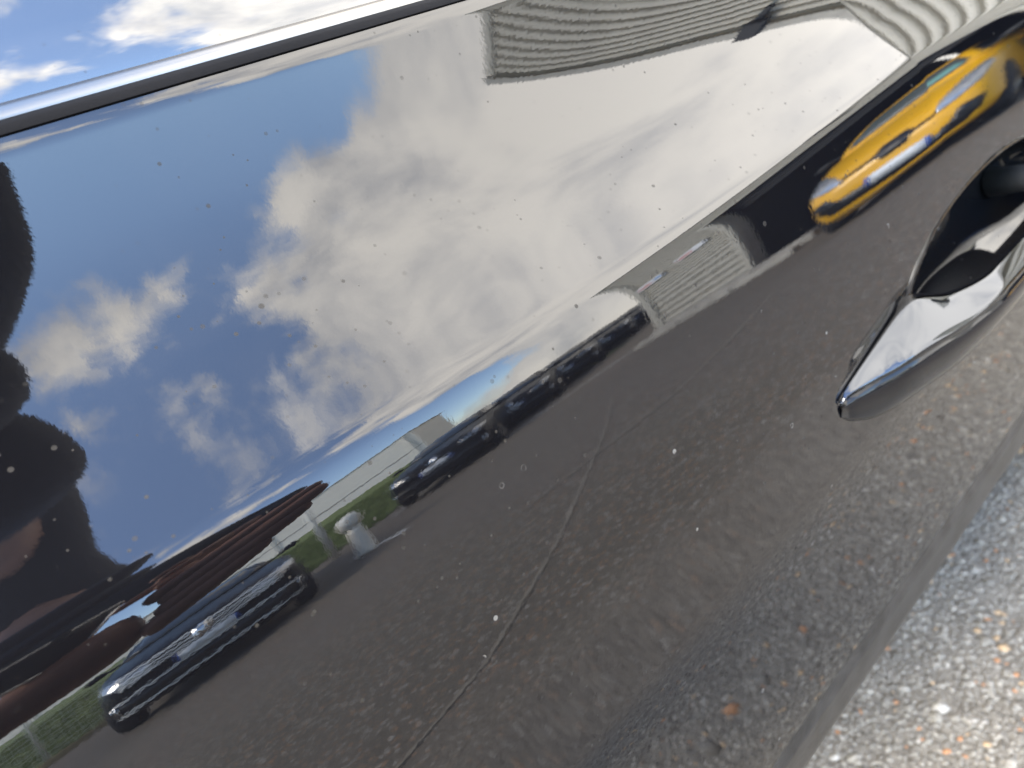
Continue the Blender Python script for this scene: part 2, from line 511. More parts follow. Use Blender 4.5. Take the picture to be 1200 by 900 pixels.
def px_ray(px, py):
    v3 = np.array([px - 600.0, 450.0 - py, F_PX]); v3 /= np.linalg.norm(v3)
    return Vector((float(v3 @ vx), float(v3 @ vy), float(v3 @ vz)))


def px_at(px, py, ydist):
    """point seen at that pixel on the plane ydist in front of the lens (across the car)"""
    d = px_ray(px, py); return CAM + d * (ydist / d.y)


handle = empty('door_handle', (0.5, -0.09, 0.75)); handle.parent = car
handle['label'] = 'pull handle with bright chrome face over a black grip'
hoff = Vector((0.5, -0.09, 0.75))
# stations along the grip: inner chrome edge, outer chrome edge, lower edge, hidden back edge
ST = []
for (I, iy, O, oy, L, ly) in (
        ((984, 470), .1765, (986, 474), .1755, (984, 490), .1765),
        ((990, 456), .1775, (997, 463), .1735, (998, 494), .1750),
        ((1022, 402), .1790, (1036, 443), .1665, (1042, 482), .1690),
        ((1047, 363), .1800, (1066, 426), .1600, (1080, 457), .1640),
        ((1066, 345), .1770, (1092, 410), .1560, (1113, 432), .1600),
        ((1110, 341), .1660, (1132, 384), .1500, (1150, 398), .1540),
        ((1160, 315), .1580, (1181, 340), .1440, (1192, 352), .1480)):
    ST.append((px_at(*I, iy), px_at(*O, oy), px_at(*L, ly)))
# the rest of the grip mirrors the first half about the middle of the cup
xm = 0.560
for (a, b, c) in [ST[-1], ST[-2], ST[-3], ST[-4], ST[-5], ST[-6], ST[-7]]:
    f = lambda p: Vector((2 * xm - p.x, p.y, p.z))
    ST.append((f(a), f(b), f(c)))


def resample(L, n):
    """smooth curve through the points of L"""
    P = [Vector(p) for p in L]; m = len(P)
    cum = [0.0]
    for i in range(1, m): cum.append(cum[-1] + max((P[i] - P[i-1]).length, 1e-4))
    T = np.array(cum) / cum[-1]
    fx = [pchip(T, [p[k] for p in P]) for k in range(3)]
    return lambda t: Vector([float(q(t)) for q in fx])


mid_pts = [0.5 * (s[0] + s[1]) for s in ST]
cum = [0.0]
for i in range(1, len(mid_pts)): cum.append(cum[-1] + (mid_pts[i] - mid_pts[i-1]).length)
T_ST = np.array(cum) / cum[-1]
curve = lambda idx: (lambda t, F=[pchip(T_ST, [s[idx][k] for s in ST]) for k in range(3)]: Vector([float(q(t)) for q in F]))
cI, cO, cL = curve(0), curve(1), curve(2)
NS = 90; chv = []; chf = []; grv = []; grf = []
NC = 11; NG = 14
for i in range(NS + 1):
    t = i / NS
    I, O, L = cI(t), cO(t), cL(t)
    back = I + (L - O) * 0.9 + Vector((0, 0.002, 0))
    nrm = (O - I).cross(cI(min(t + .01, 1)) - cI(max(t - .01, 0))).normalized()
    if nrm.z < 0: nrm = -nrm
    wdt = (O - I).length
    for k in range(NC):                                  # chrome face, crowned, rolled at the lips
        s = 0.10 + 0.90 * k / (NC - 1)
        crown = 0.02 * wdt * (1 - (2 * s - 1) ** 2) + 0.0012 * (1 - (2 * s - 1) ** 8)
        chv.append(I.lerp(O, s) + nrm * crown - hoff)
    out = (O - I).normalized()
    prof = [I - nrm * .0012, I.lerp(O, .5) - nrm * .0022, O - nrm * .0012 + out * .0008]
    for k in range(1, 5):                                # outer lower flank, bulged
        s = k / 5; p = O.lerp(L, s); bul = (O - I).normalized() * 0.10 * (L - O).length * 4 * s * (1 - s)
        prof.append(p + bul + out * .0008)
    prof += [L, L.lerp(back, .33) - Vector((0, 0, .0015)), L.lerp(back, .66) - Vector((0, 0, .001)), back, back.lerp(I, .5)]
    if i == 0: NG = len(prof)
    grv += [p - hoff for p in prof]
for i in range(NS):
    for k in range(NC - 1):
        chf.append((i*NC+k, i*NC+k+1, (i+1)*NC+k+1, (i+1)*NC+k))
    for k in range(NG):
        q = (k + 1) % NG
        grf.append((i*NG+k, i*NG+q, (i+1)*NG+q, (i+1)*NG+k))
grf.append(tuple(range(NG))); grf.append(tuple(NS*NG+k for k in range(NG - 1, -1, -1)))
chs = mesh_obj('chrome_face', chv, chf, DARKCHROME, handle, True)
md = chs.modifiers.new('thickness', 'SOLIDIFY'); md.thickness = 0.0015; md.offset = -1
mesh_obj('grip', grv, grf, mat('gloss_black_plastic', (.006, .006, .007), .06, 0, 1.42), handle, True)
# cup behind the grip
cv = []; cf = []; NR, NA = 22, 120
prof = [(1.035, -.0000), (1.015, .0007), (0.995, .0008), (0.975, .0000), (0.955, -.0035)]
for k in range(1, NR): 
    a = k / NR * math.pi / 2
    prof.append((0.95 * math.cos(a) ** 0.8, -0.0035 - 0.040 * math.sin(a)))
for (s, dp) in prof:
    for j in range(NA):
        t = 2 * math.pi * j / NA
        x = CUP_C[0] + CUP_A * s * math.cos(t); z = CUP_C[1] + CUP_B * s * math.sin(t)
        cv.append(Vector((x, door_y(z) - dp, z)) - hoff)
cn = len(cv); cv.append(Vector((CUP_C[0], door_y(CUP_C[1]) + 0.0435, CUP_C[1])) - hoff)
for k in range(len(prof) - 1):
    for j in range(NA):
        q = (j + 1) % NA
        cf.append((k*NA+j, (k+1)*NA+j, (k+1)*NA+q, k*NA+q))
for j in range(NA): cf.append(((len(prof)-1)*NA+j, cn, (len(prof)-1)*NA+(j+1) % NA))
mesh_obj('handle_cup', cv, cf, PAINT, handle, True)
# bearing lugs that carry the grip at the ends
for sx_ in (1,):
    tube('pivot_arm', [Vector((CUP_C[0] + sx_ * 0.085, door_y(.755) + .034, .752)) - hoff,
                       Vector((CUP_C[0] + sx_ * 0.080, door_y(.755) + .01, .757)) - hoff,
                       Vector((CUP_C[0] + sx_ * 0.07, door_y(.755) - .022, .757)) - hoff], [.012, .010, .009], BLACK, handle)


# ------------------------------------------------------------------ ground


def asphalt_mat():
    m = bpy.data.materials.new('asphalt'); m.use_nodes = True
    t = m.node_tree; q = G(t); b = t.nodes['Principled BSDF']
    c = q.n('ShaderNodeTexCoord').outputs['Object']
    vo = q.n('ShaderNodeTexVoronoi', feature='F1'); vo.inputs['Scale'].default_value = 115.0
    t.links.new(c, vo.inputs['Vector'])
    sp = q.n('ShaderNodeSeparateColor'); t.links.new(vo.outputs['Color'], sp.inputs[0])
    base = q.mix(sp.outputs[0], (0.072, 0.060, 0.045, 1), (0.122, 0.102, 0.076, 1))
    base = q.mix(q.m('GREATER_THAN', sp.outputs[1], 0.955), base, (0.30, 0.17, 0.09, 1))
    base = q.mix(q.m('GREATER_THAN', sp.outputs[2], 0.955), base, (0.34, 0.32, 0.28, 1))
    big = q.smooth(q.noise(c, 0.55, 5.0, 0.6), 0.35, 0.68)
    base = q.mix(q.m('MULTIPLY', big, 0.35), base, (0.125, 0.108, 0.085, 1))
    # worn seams and pale scuffs where cars turn
    st = q.vm('MULTIPLY', c, (0.35, 1.9, 1.0))
    scuff = q.smooth(q.noise(st, 1.1, 6.0, 0.65, 0.6), 0.60, 0.72)
    base = q.mix(q.m('MULTIPLY', scuff, 0.35), base, (0.22, 0.205, 0.18, 1))
    # brightness of the directly seen ground put into the colour, fading raggedly around the chips
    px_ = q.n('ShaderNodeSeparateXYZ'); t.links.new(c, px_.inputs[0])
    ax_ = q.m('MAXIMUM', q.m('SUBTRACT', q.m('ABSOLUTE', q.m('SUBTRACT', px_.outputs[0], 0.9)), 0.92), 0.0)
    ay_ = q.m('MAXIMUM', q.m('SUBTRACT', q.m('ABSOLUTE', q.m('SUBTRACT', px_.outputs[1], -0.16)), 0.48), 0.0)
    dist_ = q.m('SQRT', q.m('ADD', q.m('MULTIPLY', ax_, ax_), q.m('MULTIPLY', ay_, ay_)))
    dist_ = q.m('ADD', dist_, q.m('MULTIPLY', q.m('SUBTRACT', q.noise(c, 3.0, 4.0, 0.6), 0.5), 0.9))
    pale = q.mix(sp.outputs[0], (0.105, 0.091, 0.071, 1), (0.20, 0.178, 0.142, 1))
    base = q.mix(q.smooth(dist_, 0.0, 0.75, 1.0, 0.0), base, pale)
    t.links.new(base, b.inputs['Base Color'])
    b.inputs['Roughness'].default_value = 0.9
    bn = q.n('ShaderNodeBump'); bn.inputs['Strength'].default_value = 0.8; bn.inputs['Distance'].default_value = 0.004
    t.links.new(q.m('SUBTRACT', 1.0, vo.outputs['Distance']), bn.inputs['Height']); t.links.new(bn.outputs[0], b.inputs['Normal'])
    return m


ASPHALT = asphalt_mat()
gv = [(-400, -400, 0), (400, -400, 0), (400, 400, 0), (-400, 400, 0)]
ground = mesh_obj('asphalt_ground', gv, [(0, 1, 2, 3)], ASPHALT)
tag(ground, 'grey asphalt of the car park', 'ground', kind='structure')


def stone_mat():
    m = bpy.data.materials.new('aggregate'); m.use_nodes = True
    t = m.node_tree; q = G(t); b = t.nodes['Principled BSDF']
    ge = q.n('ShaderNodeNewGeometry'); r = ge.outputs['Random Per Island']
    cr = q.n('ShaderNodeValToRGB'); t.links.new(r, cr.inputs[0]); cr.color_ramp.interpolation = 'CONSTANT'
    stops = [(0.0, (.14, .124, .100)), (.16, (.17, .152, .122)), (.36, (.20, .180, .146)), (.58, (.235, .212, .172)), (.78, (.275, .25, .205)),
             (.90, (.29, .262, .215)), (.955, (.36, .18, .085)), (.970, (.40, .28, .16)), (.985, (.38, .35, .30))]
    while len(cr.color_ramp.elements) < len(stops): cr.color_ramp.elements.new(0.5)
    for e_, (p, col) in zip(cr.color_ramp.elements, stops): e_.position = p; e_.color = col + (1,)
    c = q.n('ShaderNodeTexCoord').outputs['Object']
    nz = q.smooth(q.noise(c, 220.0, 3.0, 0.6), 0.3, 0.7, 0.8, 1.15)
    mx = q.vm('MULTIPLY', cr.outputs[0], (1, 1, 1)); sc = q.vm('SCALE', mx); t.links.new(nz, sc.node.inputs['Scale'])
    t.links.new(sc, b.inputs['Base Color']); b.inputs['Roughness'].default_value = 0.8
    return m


def ico():
    bm = bmesh.new(); bmesh.ops.create_icosphere(bm, subdivisions=1, radius=1.0)
    v = np.array([p.co[:] for p in bm.verts]); f = np.array([[p.index for p in fc.verts] for fc in bm.faces]); bm.free()
    return v, f


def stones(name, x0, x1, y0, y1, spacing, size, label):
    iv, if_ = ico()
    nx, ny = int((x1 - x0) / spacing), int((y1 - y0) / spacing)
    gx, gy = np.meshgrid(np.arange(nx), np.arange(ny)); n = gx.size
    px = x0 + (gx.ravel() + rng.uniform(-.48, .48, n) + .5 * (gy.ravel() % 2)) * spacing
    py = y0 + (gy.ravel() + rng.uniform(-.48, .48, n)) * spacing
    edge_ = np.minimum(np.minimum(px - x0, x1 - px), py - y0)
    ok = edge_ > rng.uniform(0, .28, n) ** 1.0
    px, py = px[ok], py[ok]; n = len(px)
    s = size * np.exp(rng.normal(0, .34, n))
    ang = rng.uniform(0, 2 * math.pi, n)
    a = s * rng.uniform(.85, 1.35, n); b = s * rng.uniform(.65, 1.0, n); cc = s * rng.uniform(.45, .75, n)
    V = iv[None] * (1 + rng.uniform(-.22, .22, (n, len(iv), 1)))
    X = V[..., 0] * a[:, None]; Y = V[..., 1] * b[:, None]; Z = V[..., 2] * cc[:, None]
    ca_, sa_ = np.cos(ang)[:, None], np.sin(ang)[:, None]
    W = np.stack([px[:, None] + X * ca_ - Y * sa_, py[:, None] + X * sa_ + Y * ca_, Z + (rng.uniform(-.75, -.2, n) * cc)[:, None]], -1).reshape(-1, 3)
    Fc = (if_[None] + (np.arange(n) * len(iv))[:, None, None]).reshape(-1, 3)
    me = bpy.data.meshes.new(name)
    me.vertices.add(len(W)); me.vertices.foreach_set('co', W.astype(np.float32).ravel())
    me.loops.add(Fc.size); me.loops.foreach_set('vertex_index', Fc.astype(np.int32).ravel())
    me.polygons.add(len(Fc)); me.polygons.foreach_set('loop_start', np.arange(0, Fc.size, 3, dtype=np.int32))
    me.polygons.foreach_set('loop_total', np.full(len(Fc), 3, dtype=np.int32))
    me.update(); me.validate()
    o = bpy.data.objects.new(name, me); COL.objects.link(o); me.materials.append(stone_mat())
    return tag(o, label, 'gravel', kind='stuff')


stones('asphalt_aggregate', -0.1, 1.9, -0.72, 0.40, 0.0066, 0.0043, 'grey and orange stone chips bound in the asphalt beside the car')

# ------------------------------------------------------------------ ribbed building with the dark doorway
WX, WY0, WY1, WH = 7.5, -7.8, 6.0, 4.45
DY0, DY1, DH = -6.05, -2.30, 3.08
CLAD = mat('cladding', (0.44, 0.405, 0.335), 0.55, var=0.06, vscale=1.2)
CLADD = mat('trim_grey', (0.34, 0.315, 0.265), 0.5)
DARKIN = mat('dark_interior', (0.008, 0.008, 0.009), 0.8)
CONC = mat('concrete', (0.36, 0.33, 0.28), 0.85, var=0.25, vscale=3, bump=0.003, bscale=30)
bld = tag(empty('warehouse', (WX, -1.0, 0)), 'beige warehouse of horizontal ribbed cladding with a wide dark doorway', 'building')


def child(o, parent):
    o.parent = parent; o.matrix_parent_inverse = Matrix.Translation(-parent.location) if parent.rotation_euler.z == 0 else parent.matrix_world.inverted()
    return o


def cbox(name, c, s, material, parent, bevel=0.0):
    return child(box(name, c, s, material, None, bevel), parent)


cbox('wall', (WX + .16, (WY0 + DY0) / 2, WH / 2 - .04), (.2, DY0 - WY0 - .06, WH - .1), CLADD, bld)
cbox('wall', (WX + .16, (WY1 + DY1) / 2, WH / 2 - .04), (.2, WY1 - DY1 - .06, WH - .1), CLADD, bld)
cbox('wall', (WX + .16, (DY0 + DY1) / 2, (DH + WH) / 2), (.2, DY1 - DY0, WH - DH - .1), CLADD, bld)
cbox('side_wall', (WX + 5.3, WY0 + .12, WH / 2 - .04), (10.0, .2, WH - .1), CLADD, bld)
cbox('roof', (WX + 5.2, (WY0 + WY1) / 2, WH + .02), (10.5, WY1 - WY0 + .1, .12), CLADD, bld)
cbox('eaves_flashing', (WX - .03, (WY0 + WY1) / 2, WH - .02), (.12, WY1 - WY0 + .16, .15), CLADD, bld, 0.02)
cbox('corner_flashing', (WX + .02, WY0 - .02, WH / 2 - .06), (.16, .16, WH - .12), CLAD, bld, 0.015)
PITCH = 0.15
bsec = [(0.05, -.5), (.010, -.44), (-.012, -.28), (-.016, 0), (-.012, .22), (.010, .36), (.016, .42), (.05, .5)]
bmesh_cache = {}


def board(y0, y1, z):
    key = (y0, y1)
    if key not in bmesh_cache:
        vs = []; m = len(bsec)
        for y in (y0, y1): vs += [(a, y, b * PITCH * .985) for (a, b) in bsec]
        fs = [(j, j + m, j + m + 1, j + 1) for j in range(m - 1)] + [tuple(range(m)), tuple(range(2*m-1, m-1, -1))]
        o = mesh_obj('cladding_board', vs, fs, CLAD); bmesh_cache[key] = o.data
    else:
        o = bpy.data.objects.new('cladding_board', bmesh_cache[key]); COL.objects.link(o)
    o.parent = bld; o.location = (0, 1.0, z)
    return o


nb = int((WH - .1) / PITCH)
for k in range(nb):
    z = .10 + (k + .5) * PITCH
    if z + PITCH / 2 < DH + .05:
        board(WY0 + .06, DY0 - .10, z); board(DY1 + .10, WY1, z)
    else: board(WY0 + .06, WY1, z)
for (c, s) in (((WX - .01, DY0 - .05, DH / 2), (.12, .10, DH)), ((WX - .01, DY1 + .05, DH / 2), (.12, .10, DH)), ((WX - .012, (DY0 + DY1) / 2, DH - .04), (.11, DY1 - DY0 + .2, .10))):
    cbox('door_frame', c, s, CLAD, bld, 0.01)
dw = bmesh.new()                                            # unlit hall behind the doorway
for (c, s) in (((WX + 8.2, (DY0 + DY1) / 2, DH / 2), (.1, 4.0, DH + .4)), ((WX + 4.2, DY0 - .3, DH / 2), (8.0, .1, DH + .4)),
               ((WX + 4.2, DY1 + .3, DH / 2), (8.0, .1, DH + .4)), ((WX + 4.3, (DY0 + DY1) / 2, DH + .1), (8.0, 3.8, .1)), ((WX + 4.3, (DY0 + DY1) / 2, .01), (8.0, 3.8, .02))):
    box_bm(dw, c, s)
child(bm_obj('doorway_interior', dw, DARKIN), bld)
for k, zz in enumerate((DH - .25, DH - .55, DH - .85)):     # raised shutter slats
    cbox('shutter_slat', (WX + .35, (DY0 + DY1) / 2, zz), (.03, DY1 - DY0 - .1, .27), DARKIN, bld, .008)
kerb_n = 3
for row, (kx, kh) in enumerate(((WX - .22, .13), (WX - .62, .10))):
    for k in range(kerb_n):
        y0 = WY0 + .05 + k * 0.92
        o = box('kerb_stone', (kx, y0 + .455, kh / 2 + .001), (.17, .90, kh), CONC, None, .012)
        tag(o, ('kerb stone against the ribbed wall, ' if row == 0 else 'kerb stone in the outer row before the wall, ') + ('at the warehouse corner', 'second from the warehouse corner', 'beside the dark doorway')[k], 'kerb', 'kerb stones along the warehouse')
lamp = tag(empty('floodlight', (WX - .12, -3.25, 4.0)), 'black floodlight box standing up over the eaves of the ribbed wall', 'floodlight')
box('housing', (-.02, 0, .37), (.14, .34, .34), BLACK, lamp, .03)
box('bracket', (.06, 0, .10), (.10, .10, .30), BLACK, lamp, .01)
SIGNW = mat('sign_white', (.75, .74, .74), .4)
SIGNP = mat('sign_pink', (.62, .36, .33), .4)
SIGNB = mat('sign_blue', (.22, .34, .55), .4)
for (yy, zz, lab) in ((-7.45, 1.80, 'small white and pink sign with blue end on ribbed wall'), (-6.62, 1.92, 'small white and pink sign nearer the dark doorway')):
    sg = tag(empty('wall_sign', (WX - .07, yy, zz)), lab, 'sign')
    box('board', (0, 0, 0), (.03, .50, .26), SIGNW, sg, .004)
    box('lower_panel', (-.017, -.10, -.02), (.006, .24, .16), SIGNP, sg)
    if yy < -7: box('blue_panel', (-.017, .15, .02), (.006, .14, .15), SIGNB, sg)

# ------------------------------------------------------------------ far white building, bank, fence
WHITEW = mat('white_render', (.86, .82, .72), .7, var=.04, vscale=.6)
wb = tag(empty('white_building', (5.9, -40.3, 0), R(45)), 'long flat-roofed white building beyond the grass bank', 'building')
box('wall', (-2, 4, 3.45), (32.4, 4, 6.9), WHITEW, wb)
box('roof_edge', (-2, 4, 6.96), (32.7, 4.3, .14), mat('roof_edge', (.5, .49, .45), .6), wb)
box('wall_joint', (-2, 6.02, 3.2), (32.3, .05, .14), CLADD, wb)
for k in range(4): box('slit_window', (-12 + k * 6.3, 6.01, 5.6), (1.6, .06, .35), BLACK, wb)
for k in range(5): box('downpipe', (-15 + k * 7.2, 6.06, 3.4), (.12, .12, 6.7), WHITEW, wb)

GRASS = mat('grass', (.13, .165, .045), .85, var=.45, vscale=6)


def bank(name, x0, x1, y0, y1, h, label):
    nx, ny = 70, 16; vs = []; fs = []
    for i in range(nx + 1):
        for j in range(ny + 1):
            x = x0 + (x1 - x0) * i / nx; y = y0 + (y1 - y0) * j / ny; s = j / ny
            ex = min(1, min(i, nx - i) / 5)
            z = -.02 + ex * h * (s * s * (3 - 2 * s)) * (.85 + .3 * math.sin(x * .9 + 2 * s) * .3) + random.uniform(0, .05) * h * ex
            vs.append((x, y, z))
    for i in range(nx):
        for j in range(ny):
            a = i * (ny + 1) + j; fs.append((a, a + ny + 1, a + ny + 2, a + 1))
    o = mesh_obj(name, vs, fs, GRASS, None, True)
    return tag(o, label, 'bank', kind='structure')


bank('grass_bank', -14, 11.5, -12.4, -22, 1.75, 'green grass bank in front of the white building')


def blades(name, x0, x1, y0, y1, n, h, hfun, label):
    px = rng.uniform(x0, x1, n); py = rng.uniform(y0, y1, n); a = rng.uniform(0, math.pi, n); hh = h * rng.uniform(.5, 1.3, n)
    z = np.array([hfun(x, y) for x, y in zip(px, py)])
    w = .012; lean = rng.normal(0, .3, (n, 2)) * hh[:, None]
    V = np.zeros((n, 3, 3))
    V[:, 0] = np.stack([px - np.cos(a) * w, py - np.sin(a) * w, z], -1); V[:, 1] = np.stack([px + np.cos(a) * w, py + np.sin(a) * w, z], -1)
    V[:, 2] = np.stack([px + lean[:, 0], py + lean[:, 1], z + hh], -1)
    o = mesh_obj(name, V.reshape(-1, 3), [(3*i, 3*i+1, 3*i+2) for i in range(n)], GRASS)
    return tag(o, label, 'grass', kind='stuff')


bank_z = lambda x, y: 1.55 * (lambda s: s * s * (3 - 2 * s))(min(1, max(0, (-12.4 - y) / 9.6)))
blades('long_grass', -9, 8, -18, -12.2, 30000, .16, bank_z, 'rough long grass growing on the bank')

# wire mesh fence at the foot of the bank
WIRE = mat('fence_wire', (.62, .60, .48), .5)
fence = tag(empty('mesh_fence', (-3.2, -11.4, 0)), 'cream wire mesh fence in front of grass', 'fence')
for k in range(5): tube('fence_post', [(-4 + k * 2.0, 0, 0), (-4 + k * 2.0, 0, 1.75)], .03, WIRE, fence, 8)
for k in range(18): tube('line_wire', [(-4, .01 * (k % 2), .05 + .1 * k), (-2, 0, .04 + .1 * k + random.uniform(-.02, .02)), (0, 0, .05 + .1 * k), (2, .01, .05 + .1 * k + random.uniform(-.02, .02)), (4, 0, .05 + .1 * k)], .006, WIRE, fence, 5)
wm = bmesh.new()
for k in range(80): box_bm(wm, (-3.95 + k * .1, .012, .88), (.007, .007, 1.72))
tag(bm_obj('stay_wire', wm, WIRE, fence), None, None, kind='stuff')
edge = tag(empty('edging', (-1.5, -10.9, 0)), 'tan timber edging along the foot of the grass', 'edging')
for k in range(6): box('edging_board', (-3.4 + k * 1.22, 0, .06), (1.2, .06, .12), mat('tan_timber', (.34, .25, .13), .8, var=.3), edge, .006)

# pole and white bollard
pole = tag(empty('white_pole', (2.75, -10.6, 0)), 'slim white pole beside the grass bank', 'pole')
tube('shaft', [(0, 0, 0), (0, 0, 1.5), (0, 0, 2.6)], [.06, .055, .05], WHITEW, pole, 12)
tube('cap', [(0, 0, 2.6), (0, 0, 2.66)], [.065, .03], CLADD, pole, 12)
boll = tag(empty('bollard', (2.22, -7.4, 0)), 'stubby white bollard with a bulbous cap', 'bollard')
tube('stem', [(0, 0, 0), (0, 0, .05), (0, 0, .45), (0, 0, .55)], [.13, .11, .10, .085], WHITEW, boll, 16)
tube('bollard_cap', [(0, 0, .55), (0, 0, .60), (0, 0, .70), (0, 0, .80), (0, 0, .84)], [.09, .13, .15, .11, .04], WHITEW, boll, 16)

PAINTW = mat('road_paint', (.70, .69, .66), .7, var=.2, vscale=9)


def line(pts, w, label):
    P = [Vector((p[0], p[1], .006)) for p in pts]; d = (P[-1] - P[0]).normalized(); n = Vector((-d.y, d.x, 0)) * w / 2
    vs = []
    for p in P: vs += [p - n, p + n]
    o = mesh_obj('road_marking', vs, [(2*i, 2*i+1, 2*i+3, 2*i+2) for i in range(len(P)-1)], PAINTW)
    return tag(o, label, 'road marking', kind='structure')


line([(7.2, -8.3), (5.4, -9.6), (3.8, -10.8)], .10, 'worn white line running from the wall corner to the parked cars')
TAR = mat('worn_seam', (.20, .175, .135), .9, var=.10, vscale=14)
for pts, w_, lab in (([(.10, -1.10), (.24, -1.23), (.58, -1.38), (1.14, -1.86), (2.42, -3.18), (3.6, -4.5)], .016, 'worn pale seam running out across the asphalt'),
                     ([(1.6, -2.85), (2.5, -2.68), (3.3, -2.9), (4.3, -3.35)], .03, 'pale scuffed seam before the yellow car')):
    o_ = line(pts, w_, lab); o_.name = 'asphalt_seam'; o_.data.materials[0] = TAR
line([(2.4, -6.6), (2.2, -7.9)], .10, 'short worn white bay line beside the bollard')

# ------------------------------------------------------------------ cars across the car park


def subsurf_bvh(o):
    dg = bpy.context.evaluated_depsgraph_get(); dg.update()
    ev = o.evaluated_get(dg); me = ev.to_mesh()
    vs = [v.co.copy() for v in me.vertices]; fs = [tuple(p.vertices) for p in me.polygons]
    ev.to_mesh_clear()
    return BVHTree.FromPolygons(vs, fs)


def loft(name, stations, material, parent, levels=2):
    m = len(stations[0]); vs = [p for s in stations for p in s]; fs = []
    for i in range(len(stations) - 1):
        for j in range(m):
            k = (j + 1) % m
            fs.append((i*m+j, i*m+k, (i+1)*m+k, (i+1)*m+j))
    fs.append(tuple(range(m - 1, -1, -1))); fs.append(tuple((len(stations)-1)*m+j for j in range(m)))
    o = mesh_obj(name, vs, fs, material, parent, True)
    bm = bmesh.new(); bm.from_mesh(o.data); bmesh.ops.recalc_face_normals(bm, faces=bm.faces[:]); bm.to_mesh(o.data); bm.free()
    o.data.polygons.foreach_set('use_smooth', [True] * len(o.data.polygons))
    md = o.modifiers.new('smooth', 'SUBSURF'); md.levels = levels; md.render_levels = levels
    return o


def patch(name, bvh, outline, view, material, parent, off=.004, cell=.05, depth=.012):
    """a panel of the given outline laid on the body as seen from the front, a side or above"""
    bm = bmesh.new()
    f = bm.faces.new([bm.verts.new((a, b, 0)) for (a, b) in outline])
    xs = [p[0] for p in outline]; ys = [p[1] for p in outline]
    for ax, lo, hi in ((0, min(xs), max(xs)), (1, min(ys), max(ys))):
        n = max(1, int((hi - lo) / cell))
        for k in range(1, n):
            co = [0, 0, 0]; no = [0, 0, 0]; co[ax] = lo + (hi - lo) * k / n + 1e-5; no[ax] = 1
            bmesh.ops.bisect_plane(bm, geom=bm.verts[:] + bm.edges[:] + bm.faces[:], plane_co=co, plane_no=no)
    bmesh.ops.triangulate(bm, faces=[f for f in bm.faces if len(f.verts) > 4])
    for v in bm.verts:
        a, b = v.co.x, v.co.y
        if view == 'front': o = Vector((6, a, b)); d = Vector((-1, 0, 0))
        elif view == 'left': o = Vector((a, 6, b)); d = Vector((0, -1, 0))
        elif view == 'right': o = Vector((a, -6, b)); d = Vector((0, 1, 0))
        elif view == 'screen': o = Vector((3.0, a, b + 2.0)); d = Vector((-1, 0, -.75)).normalized(); o = Vector((.6, a, b)) - d * 3
        else: o = Vector((a, b, 6)); d = Vector((0, 0, -1))
        hit, nn, _, _ = bvh.ray_cast(o, d)
        if hit is None: hit, nn, _, _ = bvh.find_nearest(o + d * 4.0)
        if nn.dot(d) > 0: nn = -nn
        v.co = hit + nn * off
    ext = bmesh.ops.extrude_edge_only(bm, edges=[e for e in bm.edges if e.is_boundary])
    back = {'front': Vector((-1, 0, 0)), 'left': Vector((0, -1, 0)), 'right': Vector((0, 1, 0)), 'screen': Vector((-.8, 0, -.6)), 'top': Vector((0, 0, -1))}[view]
    for v in [e for e in ext['geom'] if isinstance(e, bmesh.types.BMVert)]: v.co += back * depth
    o = bm_obj(name, bm, material, parent, True)
    return o


def mirror(pts): return [(-a, b) for (a, b) in reversed(pts)]


CARGLASS = mat('car_glass', (.015, .018, .02), .03, 0, 1.9)
REFLECT_TINT = mat('painted_reflection_green', (.16, .30, .26), .05, 0, 1.6)
LAMP = mat('headlamp', (.55, .56, .58), .12, .6, var=.35, vscale=40)
PLATE = mat('plate_white', (.68, .69, .70), .4, var=.02)
PLATEB = mat('plate_blue', (.02, .08, .34), .4)
BRIGHT = mat('bright_trim', (.90, .89, .86), .5, .0, var=.05)
GRILLE = mat('grille_black', (.010, .010, .011), .35)


def body_section(w, zb, zt, shoulder=.12, x=0.0, crown=.035):
    h = [(0, zb), (w*.72, zb), (w*.93, zb+.06), (w*.995, zb+.22), (w, (zb+zt)/2), (w*.985, zt-shoulder), (w*.93, zt-.035), (w*.70, zt), (0, zt+crown)]
    full = [(x, a, b) for (a, b) in h] + [(x, -a, b) for (a, b) in reversed(h[1:-1])]
    return full


def cabin_section(wb, wt, zb, zt, x):
    h = [(0, zb), (wb, zb), (wb*.985, zb+.06), (wb+(wt-wb)*.55, zb+(zt-zb)*.55), (wt+.02, zt-.06), (wt-.07, zt-.008), (0, zt+.02)]
    return [(x, a, b) for (a, b) in h] + [(x, -a, b) for (a, b) in reversed(h[1:-1])]


